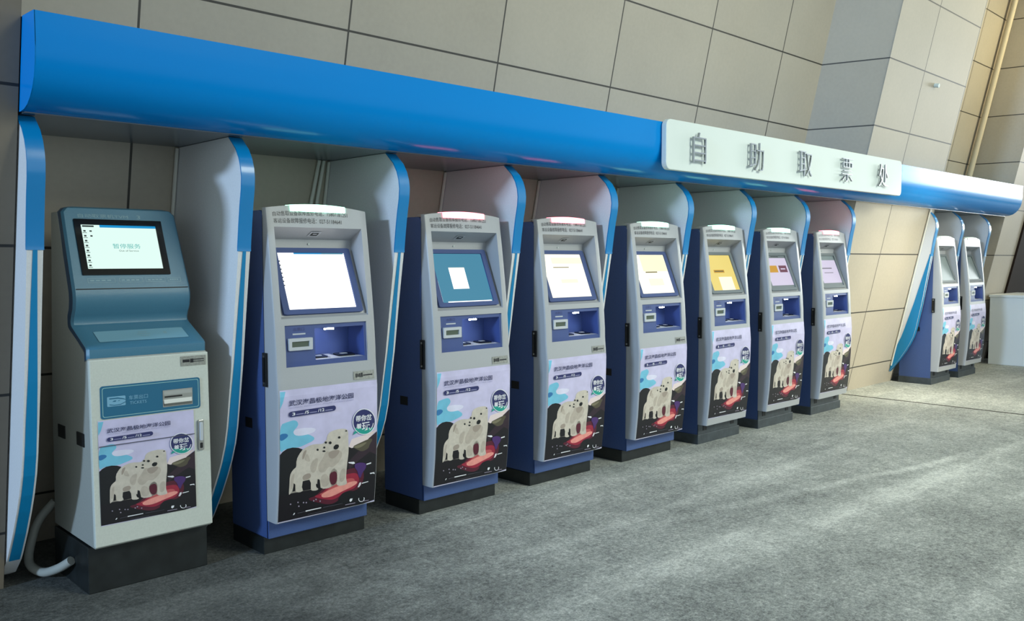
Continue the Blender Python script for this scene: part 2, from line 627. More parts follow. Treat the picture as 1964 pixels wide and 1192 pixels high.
# drain pipe in the corner of the far bay
w = MB()
w.tube([(12.84, wy(REC, z) - 0.07, z) for z in (2.43, 3.0, 4.0, 5.0, 6.15)], 0.038, 'pipe_beige', 14)
tag(obj('drain_pipe', w.data('drain_pipe', 40)), 'slanting beige drain pipe in the wall corner above the bright end of the canopy', 'pipe')
w = MB()
w.tube([(9.66, wy(PIER, 3.28) + .002, 3.28), (9.66, wy(PIER, 3.28) - .03, 3.273), (9.66, wy(PIER, 3.28) - .045, 3.27)], 0.022, 'sign_white', 12)
tag(obj('wall_stud', w.data('wall_stud', 40)), 'small round white stud on the stone wall above the signboard', 'stud')

# ------------------------------------------------------------------ canopy
CX0, CX1 = 1.03, 12.96
PROF = [(3.60, 2.380), (3.60, 2.32), (3.600, 2.25), (3.609, 2.18), (3.624, 2.135), (3.648, 2.098), (3.68, 2.068), (3.715, 2.047), (3.757, 2.034), (3.80, 2.030)]
rise = lambda x, z: z + (0.0036 * (x - CX0)) * max(0.0, min(1.0, (z - 2.03) / 0.35))
canopy = thing('canopy', 'long bright blue canopy over the whole row of machines', 'canopy', (0, 0, 0))
XS = [CX0 + (CX1 - CX0) * i / 24 for i in range(25)]


def canopy_shell(mb):
    prof = [(3.738, 2.385)] + PROF
    mb.sheet([[(x, y, rise(x, z)) for y, z in prof] for x in XS], 'canopy_blue')


def canopy_top(mb):
    for x0, x1, a in ((CX0, 8.26, REC), (8.26, 10.52, PIER), (10.52, 12.94, REC)):
        mb.face([(x0, 3.73, rise(x0, 2.385)), (x1, 3.73, rise(x1, 2.385)), (x1, wy(a, 2.4) + .02, rise(x1, 2.385)), (x0, wy(a, 2.4) + .02, rise(x0, 2.385))], 'canopy_blue')


def soffit(x0, x1, a):
    return lambda mb: mb.box(x0, x1, 3.797, wy(a, 2.03) - .003, 2.026, 2.04, 'soffit_grey')


part('fascia_shell', canopy, canopy_shell, smooth=35)
part('top_cover', canopy, canopy_top)
part('soffit', canopy, soffit(CX0 + .01, 8.25, REC))
part('soffit', canopy, soffit(8.25, 10.52, PIER))
part('soffit', canopy, soffit(10.53, 12.94, REC))
for xe in (CX0, CX1):
    def cap(mb, xe=xe):
        pr = [(wy(PIER, 2.385) - .003, 2.385)] + PROF + [(wy(PIER, 2.03) - .003, 2.03)]
        pr = [(y, rise(xe, z)) for y, z in pr]
        mb.prism(pr, xe - .002, xe + .002, 'canopy_blue')
    part('end_cap', canopy, cap)

# ------------------------------------------------------------------ signboard
SX0, SX1, SY = 4.93, 8.885, 3.555
sign = thing('signboard', 'white signboard with steel characters fixed to the front of the canopy', 'sign', (0, 0, 0))


def board(mb):
    pr = rrect(SX0, SX1, 2.068, 2.412, 0.05)
    mb.plate([(x, z + .004 * (x - SX0)) for x, z in pr], SY, SY + 0.04, 'sign_white')


part('board', sign, board, bevel=0.004)
for ch, xc in zip('自助取票处', (5.293, 6.066, 6.853, 7.627, 8.395)):
    def letter(mb, ch=ch, xc=xc):
        vs, fs = glyphs(ch, 0.24, 0.008, align='CENTER', res=3, bold=-.004)
        ys = [v[1] for v in vs]
        c = (min(ys) + max(ys)) / 2
        xm = (min(v[0] for v in vs) + max(v[0] for v in vs)) / 2
        mb.mesh([(xc + (x - xm) * 1.0, SY - 0.022 - z, 2.238 + .004 * (xc - SX0) + (y - c)) for x, y, z in vs], fs, 'letter_steel')
        for dx, dz in ((-.05, .05), (.05, -.05)):
            mb.tube([(xc + dx, SY + .001, 2.238 + dz + .004 * (xc - SX0)), (xc + dx, SY - .018, 2.238 + dz + .004 * (xc - SX0))], .003, 'steel', 6)
    part('character', sign, letter)

# ------------------------------------------------------------------ dividers between the machines
DFRONT = [(3.868, 2.024), (3.80, 1.965), (3.770, 1.92), (3.753, 1.875), (3.747, 1.83), (3.752, 1.775), (3.768, 1.70), (3.783, 1.61), (3.797, 1.51), (3.797, 1.49),
          (3.838, 1.25), (3.886, .95), (3.920, .78), (3.948, .64), (3.975, .55), (4.015, .46), (4.06, .38), (4.13, .27), (4.215, .155), (4.24, .125)]
TH = 0.06


def divider(x, a, dy, label, group='white dividers with blue front edges', blue_side=False):
    fr = [(y + dy, z) for y, z in DFRONT]
    t = thing('divider', label, 'divider', (x, 4.2, 0), group)
    loc = lambda pr: [(y - 4.2, z) for y, z in pr]
    back = [(wy(a, z) - .004, z) for z in (2.024,)]
    low = [(wy(a, .125) - .004, .125)] if a == PIER else [(4.34, .04), (4.44, .003), (wy(a, 0) - .004, .003)]
    outline = loc(fr + low + back[::-1])

    def side(mb):
        mb.prism(outline, 0, TH, 'panel_white')

    def band(mb):
        up = loc([p for p in fr if p[1] > 1.485])
        o = [(y - .003, z) for y, z in up]
        rows = [[(-.003, y + .004, z), (-.003, y - .003, z), (TH + .003, y - .003, z), (TH + .003, y + .004, z)] for y, z in up]
        mb.sheet(rows, 'strip_blue')

    def stripe(mb):
        dn = loc([p for p in fr if p[1] < 1.495])
        n = len(dn)
        rows = []
        for i, (y, z) in enumerate(dn):
            k = min(1.0, max(0.0, (1.49 - z) / 0.75))
            h = 0.0085 + (0.022 - 0.0085) * k
            c = TH * (0.5 + 0.0 * k)
            rows.append([(c - h, y - .0025, z), (c + h, y - .0025, z)])
        mb.sheet(rows, 'stripe_teal')

    def corner(mb):
        pts = [(-.012, wy(a, z) - 4.2 - .014, z) for z in (.2, 1.0, 2.02)]
        mb.tube(pts, .010, 'trim_pale', 8)
    def border(mb):
        dn = loc([p for p in fr if p[1] < 1.52])
        wide = lambda z: .015 + .115 * min(1.0, max(0.0, (1.5 - z) / .9))
        mb.sheet([[(-.0025, y - .001, z), (-.0025, min(y + wide(z), wy(a, z) - 4.2 - .006), z)] for y, z in dn], 'stripe_teal')
    if blue_side:
        part('side_border', t, border)
    part('side_panel', t, side, key=('dside', a, round(dy, 3)))
    part('edge_band', t, band, key=('dband', round(dy, 3)), smooth=40)
    part('edge_stripe', t, stripe, key=('dstripe', round(dy, 3)))
    part('corner_trim', t, corner, key=('dcorn', a))
    return t


DIV = [(1.032, 'white divider with blue edge at the left end of the whole row'),
       (1.923, 'white divider with blue edge right of the old blue-headed ticket machine'),
       (2.822, 'white divider with blue edge right of the machine with the all-white screen'),
       (3.705, 'white divider with blue edge right of the machine with the blue-green screen'),
       (4.590, 'white divider with blue edge right of the red-lit machine with the cream screen'),
       (5.490, 'white divider with blue edge left of the machine with the yellow screen'),
       (6.392, 'white divider with blue edge right of the machine with the yellow screen'),
       (7.310, 'white divider with blue edge left of the third red-lit machine'),
       (8.234, 'white divider with blue edge right of the third red-lit machine, next to bare stone wall')]
for i, (x, lab) in enumerate(DIV):
    divider(x, REC if i else REC, 0.0, lab)
divider(10.37, PIER, 0.0, 'white divider whose whole blue front edge shows against the bare stone wall', blue_side=True)
divider(11.20, REC, 0.0, 'white divider between the two separate machines at the right end')
divider(12.165, REC, 0.0, 'last white divider at the right end, beside the white counter')

# ------------------------------------------------------------------ ticket machines of the newer kind
FY = [(.15, 3.760), (.175, 3.757), (.35, 3.738), (.55, 3.726), (.80, 3.721), (.93, 3.733), (1.0, 3.735), (1.134, 3.745), (1.25, 3.757), (1.40, 3.775), (1.55, 3.795), (1.70, 3.817), (1.74, 3.826)]
Y0 = 3.84
fy = lambda z: lerp_table(FY, z) - Y0
arch = lambda x, z: z + max(0.0, (z - 1.62) / .08) * .024 * (1 - (x / .29) ** 2)
FW = .29


def fascia(bottom):
    def make(mb):
        zs = sorted({bottom, .25, .35, .45, .55, .65, .75, .80, .86, .932, 1.0, 1.07, 1.134, 1.166, 1.25, 1.33, 1.40, 1.48, 1.55, 1.61, 1.65, 1.70})
        edge = [(-FW, 0.004, 0), (-FW, .014, 1), (-FW + .002, .006, 1), (-FW + .005, .0015, 1), (-FW + .009, 0.0, 1)]
        xs_mid = [-.25, -.235, -.157, -.08, 0, .08, .157, .235, .25]
        def row(z):
            r = []
            for x, d, k in edge:
                r.append((x, (fy(z) + d) if k else d, arch(x, z)))
            for x in xs_mid:
                r.append((x, fy(z), arch(x, z)))
            for x, d, k in edge[::-1]:
                r.append((-x, (fy(z) + d) if k else d, arch(x, z)))
            return r
        rows = [row(z) for z in zs]
        w = len(rows[0])
        vs = [p for r in rows for p in r]
        fs = []
        for i in range(len(zs) - 1):
            for j in range(w - 1):
                xa, xb = rows[i][j][0], rows[i][j + 1][0]
                za, zb = zs[i], zs[i + 1]
                if xa >= -.2501 and xb <= .2501 and za >= 1.1659 and zb <= 1.6101 and j >= 5 and j <= 12:
                    continue
                if xa >= -.2351 and xb <= .2351 and za >= .9319 and zb <= 1.1341 and j >= 5 and j <= 12:
                    continue
                fs.append((i * w + j, i * w + j + 1, (i + 1) * w + j + 1, (i + 1) * w + j))
        mb.mesh(vs, fs, 'fascia_grey')
        top = rows[-1]
        mb.sheet([top, [(x, .055 if abs(x) < .289 else max(y, .02), z) for x, y, z in top]], 'fascia_grey')
        bot = rows[0]
        mb.sheet([bot, [(x, .01, z) for x, y, z in bot]], 'fascia_grey')
        # hood round the screen
        b0, b1, b2 = (.062, 1.553), (.066, 1.512), (-.071, 1.176)
        fz = [z for z in zs if 1.165 < z < 1.611]
        for s in (-1, 1):
            x = .25 * s
            mb.face([(x, fy(z), z) for z in fz] + [(x, *b0), (x, *b1), (x, *b2)], 'fascia_grey')
        for (ya, za), (yb, zb) in (((fy(1.61), 1.61), b0), (b0, b1), (b1, b2), (b2, (fy(1.166), 1.166))):
            mb.face([(-.25, ya, za), (.25, ya, za), (.25, yb, zb), (-.25, yb, zb)], 'fascia_grey')
        # rebate round the service panel
        for z in (.932, 1.134):
            mb.face([(-.235, fy(z), z), (.235, fy(z), z), (.235, fy(z) + .02, z), (-.235, fy(z) + .02, z)], 'fascia_grey')
        for x in (-.235, .235):
            mb.face([(x, fy(.932), .932), (x, fy(1.134), 1.134), (x, fy(1.134) + .02, 1.134), (x, fy(.932) + .02, .932)], 'fascia_grey')
    return make


def cabinet_body(bottom):
    def make(mb):
        pr = [(0, bottom), (0, 1.66), (.012, 1.683), (.03, 1.69), (.125, 1.69), (.36, .5), (.36, bottom)]
        n, x0, x1 = len(pr), -FW - .003, FW + .003
        vs = [(x0, y, z) for y, z in pr] + [(x1, y, z) for y, z in pr]
        fs = [(i, (i + 1) % n, n + (i + 1) % n, n + i) for i in range(1, n)] + [tuple(range(n - 1, -1, -1)), tuple(range(n, 2 * n))]
        mb.mesh(vs, fs, 'cabinet_navy')     # open towards the fascia
    return make


def plinth_dark(mb):
    mb.box(-.296, .296, .028, .35, 0, .086, 'plinth_black')


def base_front(mb):
    mb.box(-.288, .288, -.008, .04, .084, .18, 'cabinet_navy')


def plinth_grey(mb):
    mb.box(-.288, .288, -.004, .34, .07, .16, 'plinth_grey')
    mb.box(-.302, .302, -.012, .36, 0, .075, 'plinth_grey')


def service_panel(mb):
    m = 'service_blue'
    hx0, hx1, hz0, hz1 = -.069, .222, .956, 1.113
    f = lambda z: fy(z) + .008
    xs, zz = [-.235, hx0, hx1, .235], [.932, hz0, hz1, 1.134]
    for i in range(3):
        for j in range(3):
            if i == 1 and j == 1:
                continue
            mb.face([(xs[i], f(zz[j]), zz[j]), (xs[i + 1], f(zz[j]), zz[j]), (xs[i + 1], f(zz[j + 1]), zz[j + 1]), (xs[i], f(zz[j + 1]), zz[j + 1])], m)
    yb = f(1.03) + .13
    mb.face([(-.062, f(hz0) + .002, hz0 + .0012), (.215, f(hz0) + .002, hz0 + .0012), (.205, f(hz0) + .030, hz0 + .0038), (-.056, f(hz0) + .030, hz0 + .0038)], 'silver_paint')
    mb.face([(.040, f(hz0) + .030, hz0 + .004), (.086, f(hz0) + .030, hz0 + .004), (.076, f(hz0) + .112, hz0 + .0116), (.030, f(hz0) + .112, hz0 + .0116)], 'silver_paint')
    mb.face([(hx0, f(hz1), hz1), (hx1, f(hz1), hz1), (hx1 - .01, yb, hz1 - .01), (hx0 + .01, yb, hz1 - .01)], m)
    mb.face([(hx0, f(hz0), hz0), (hx1, f(hz0), hz0), (hx1 - .01, yb, hz0 + .012), (hx0 + .01, yb, hz0 + .012)], m)
    mb.face([(hx0, f(hz0), hz0), (hx0, f(hz1), hz1), (hx0 + .01, yb, hz1 - .01), (hx0 + .01, yb, hz0 + .012)], m)
    mb.face([(hx1, f(hz0), hz0), (hx1, f(hz1), hz1), (hx1 - .01, yb, hz1 - .01), (hx1 - .01, yb, hz0 + .012)], m)
    mb.face([(hx0 + .01, yb, hz0 + .012), (hx1 - .01, yb, hz0 + .012), (hx1 - .01, yb, hz1 - .01), (hx0 + .01, yb, hz1 - .01)], m)


def tray(x0, x1):
    def make(mb):
        z, y = .961, fy(.96) + .042
        pr = rrect(x0, x1, 0, .072, .02)
        n = len(pr)
        mb.mesh([(x, y + w, z + .004 + w * .09) for x, w in pr] + [(x, y + w, z - .002 + w * .09) for x, w in pr],
                [tuple(range(n))] + [(i, (i + 1) % n, n + (i + 1) % n, n + i) for i in range(n)], 'black_gloss')
        cx = (x0 + x1) / 2
        mb.mesh([(x, y + w, z + .0045 + w * .09) for x, w in rrect(cx - .022, cx + .022, .03, .055, .01)], [tuple(range(24))], 'silver_paint')
    return make


def led(mb):
    mb.box(-.002, .050, fy(1.11) + .018, fy(1.11) + .026, 1.102, 1.109, 'glow_led')


def display_bezel(mb):
    f = fy(1.04) - .006
    outer, inner = rrect(-.219, -.089, 1.012, 1.071, .004), rrect(-.203, -.107, 1.028, 1.055, .002)
    frame(mb, outer, inner, lambda x, z: (x, f, z), 'silver_paint')
    frame(mb, outer, outer, lambda x, z: (x, f, z), 'silver_paint') if False else None
    n = len(outer)
    mb.mesh([(x, f, z) for x, z in outer] + [(x, f + .016, z) for x, z in outer], [(i, (i + 1) % n, n + (i + 1) % n, n + i) for i in range(n)], 'silver_paint')
    mb.mesh([(x, f, z) for x, z in inner] + [(x, f + .008, z) for x, z in inner], [(i, (i + 1) % n, n + (i + 1) % n, n + i) for i in range(n)], 'silver_paint')


def display_window(mb):
    f = fy(1.04) - .006
    mb.face([(-.204, f + .007, 1.027), (-.106, f + .007, 1.027), (-.106, f + .007, 1.056), (-.204, f + .007, 1.056)], 'lcd_olive')


def slot_mark(mb):
    f = fy(1.09) + .0065
    mb.box(-.190, -.120, f, f + .003, 1.0865, 1.0935, 'silver_paint')
    vs, fs = fit_glyphs('出票口', -.185, -.125, 1.113, .017)
    mb.flat(vs, fs, 'print_navy', lambda x, z: (x, fy(z) + .0072, z))


BT, BB = (.060, 1.508), (-.073, 1.180)       # screen plane, top and bottom (y, z)


def on_screen(s, t, off=0.0):
    """s across in metres, t 0 bottom to 1 top, off towards the viewer."""
    y, z = BB[0] + (BT[0] - BB[0]) * t, BB[1] + (BT[1] - BB[1]) * t
    ln = math.hypot(BT[0] - BB[0], BT[1] - BB[1])
    ny, nz = -(BT[1] - BB[1]) / ln, (BT[0] - BB[0]) / ln
    return (s, y + ny * off, z + nz * off)


def bezel(m):
    def make(mb):
        outer, inner = rrect(-.228, .228, .005, .995, .02), rrect(-.194, .194, .075, .925, .006)
        frame(mb, outer, inner, lambda a, b: on_screen(a, b, .012), m)
        n = len(outer)
        for pr, d in ((outer, -.004), (inner, .002)):
            mb.mesh([on_screen(a, b, .012) for a, b in pr] + [on_screen(a, b, d) for a, b in pr], [(i, (i + 1) % n, n + (i + 1) % n, n + i) for i in range(n)], m)
    return make


def sbox(mb, s0, s1, t0, t1, m, off=.0045):
    mb.face([on_screen(s0, t0, off), on_screen(s1, t0, off), on_screen(s1, t1, off), on_screen(s0, t1, off)], m)


def stext(mb, body, s0, s1, tc, h, m, off=.0055):
    vs, fs = fit_glyphs(body, s0, s1, tc, h)
    mb.flat(vs, fs, m, lambda a, b: on_screen(a, b, off))


def screen(kind):
    def make(mb):
        base = dict(white='glow_white', teal='glow_teal', cream='glow_cream', ivory='glow_cream', yellow='glow_yellow', tiles='glow_lavender',
                    lavender='glow_lavender', off='screen_off')[kind]
        sbox(mb, -.196, .196, .07, .93, base, .004)
        if kind == 'white':
            sbox(mb, -.10, .06, .905, .925, 'glow_sky')
            sbox(mb, .06, .19, .905, .925, 'glow_teal')
            for t in (.55, .61, .67, .73, .49, .43, .79):
                sbox(mb, -.190, -.184, t, t + .02, 'glow_dark')
        if kind == 'teal':
            sbox(mb, -.085, .035, .31, .68, 'glow_white')
            sbox(mb, -.085, .035, .64, .68, 'glow_cream', .005)
            sbox(mb, -.15, .185, .08, .098, 'glow_white')
            sbox(mb, -.192, -.187, .10, .46, 'glow_white')
        if kind == 'cream':
            sbox(mb, -.10, .194, .74, .86, 'glow_paleyellow')
            sbox(mb, -.10, .05, .66, .675, 'glow_olive')
            sbox(mb, -.06, .10, .36, .43, 'glow_paleyellow')
        if kind == 'ivory':
            sbox(mb, -.10, .19, .56, .92, 'glow_ivory')
            sbox(mb, -.08, .06, .53, .555, 'glow_olive')
            sbox(mb, -.07, .10, .25, .40, 'glow_paleyellow')
        if kind == 'yellow':
            sbox(mb, -.06, .13, .08, .40, 'glow_paleyellow')
            sbox(mb, -.10, .05, .50, .57, 'glow_orange')
            sbox(mb, -.09, .04, .52, .55, 'glow_olive', .005)
        if kind == 'tiles':
            sbox(mb, -.15, .0, .48, .66, 'glow_orange')
            sbox(mb, .03, .165, .48, .66, 'glow_maroon')
            sbox(mb, .055, .135, .555, .585, 'glow_lavender', .005)
            sbox(mb, -.196, .196, .86, .93, 'bezel_grey')
            sbox(mb, -.196, .196, .07, .14, 'bezel_grey')
            sbox(mb, -.05, .08, .885, .905, 'glow_dark', .005)
        if kind == 'lavender':
            sbox(mb, -.12, .08, .55, .585, 'glow_greytext')
            sbox(mb, -.10, .08, .43, .45, 'glow_greytext')
            sbox(mb, -.196, .196, .80, .93, 'screen_off')
            sbox(mb, -.196, .196, .07, .15, 'bezel_grey')
    return make


def camera_eye(mb):
    # little tilted plate with a lens window under the hood
    y0, z0 = (fy(1.61) + .062) / 2, (1.61 + 1.553) / 2
    d = Vector((.062 - fy(1.61), 1.553 - 1.61)).normalized()
    P = lambda a, b, o: (a - b * .12, y0 + d.x * b + d.y * o, z0 + d.y * b - d.x * o)
    for pr, o, m in (((-.03, .03, -.022, .022), .003, 'silver_paint'), ((-.02, .021, -.013, .013), .0045, 'black_matt'), ((-.012, .012, -.008, .0), .0055, 'silver_paint')):
        mb.face([P(pr[0], pr[2], o), P(pr[1], pr[2], o), P(pr[1], pr[3], o), P(pr[0], pr[3], o)], m)


def indicator(mb):
    mb.tube([(-.004, .062, 1.531), (-.004, .058, 1.53)], .0045, 'sign_white', 8)


def notice(mb):
    for body, x0, x1, z in (('自动售取设备故障报修电话：15807181251', -.252, .170, 1.668), ('客运设备故障报修电话：027-51184641', -.250, .132, 1.638)):
        vs, fs = fit_glyphs(body, x0, x1, z, .021)
        mb.flat(vs, fs, 'print_dark', lambda x, q: (x, fy(q) - .0012, arch(x, q)))


def lamp_bar(col):
    def make(mb):
        n = 8
        rows = []
        for i in range(n + 1):
            x = -.157 + .314 * i / n
            zt = arch(x, 1.70) + .002
            zb = 1.688
            y = fy(1.695) - .008
            rows.append([(x, y + .03, zb), (x, y, zb), (x, y + .001, zt - .004), (x, y + .006, zt), (x, y + .05, zt), (x, y + .05, zt - .02)])
        mb.sheet(rows, 'glow_lamp_' + col)
        for r in (rows[0], rows[-1]):
            mb.face(r, 'glow_lamp_' + col)
    return make


def nameplate(mb):
    f = lambda x, z: (x, fy(z) - .0025, z)
    pr = [(.140, .838), (.266, .838), (.266, .881), (.140, .881)]
    mb.face([f(*p) for p in pr], 'plate_silver')
    g = lambda x, z: (x, fy(z) - .0035, z)
    for x0, x1, z0, z1 in ((.152, .160, .85, .87), (.163, .171, .852, .868), (.174, .182, .85, .87), (.185, .195, .85, .872), (.198, .255, .855, .8615)):
        mb.face([g(x0, z0), g(x1, z0), g(x1, z1), g(x0, z1)], 'print_dark')


def handle(mb):
    x = -FW - .004
    mb.box(x - .008, x, -.030, .004, .838, 1.002, 'black_matt')
    mb.box(x - .014, x - .007, -.022, -.006, .862, .978, 'black_gloss')
    for z in (.985, .855):
        mb.tube([(x - .007, -.013, z), (x - .011, -.013, z)], .006, 'steel', 10)


def cable_hole(x):
    return lambda mb: mb.box(x, x + .05, -.007, .0, .10, .15, 'black_matt')


def side_hole(mb):
    mb.box(-FW - .0045, -FW, .13, .20, .615, .665, 'black_matt')


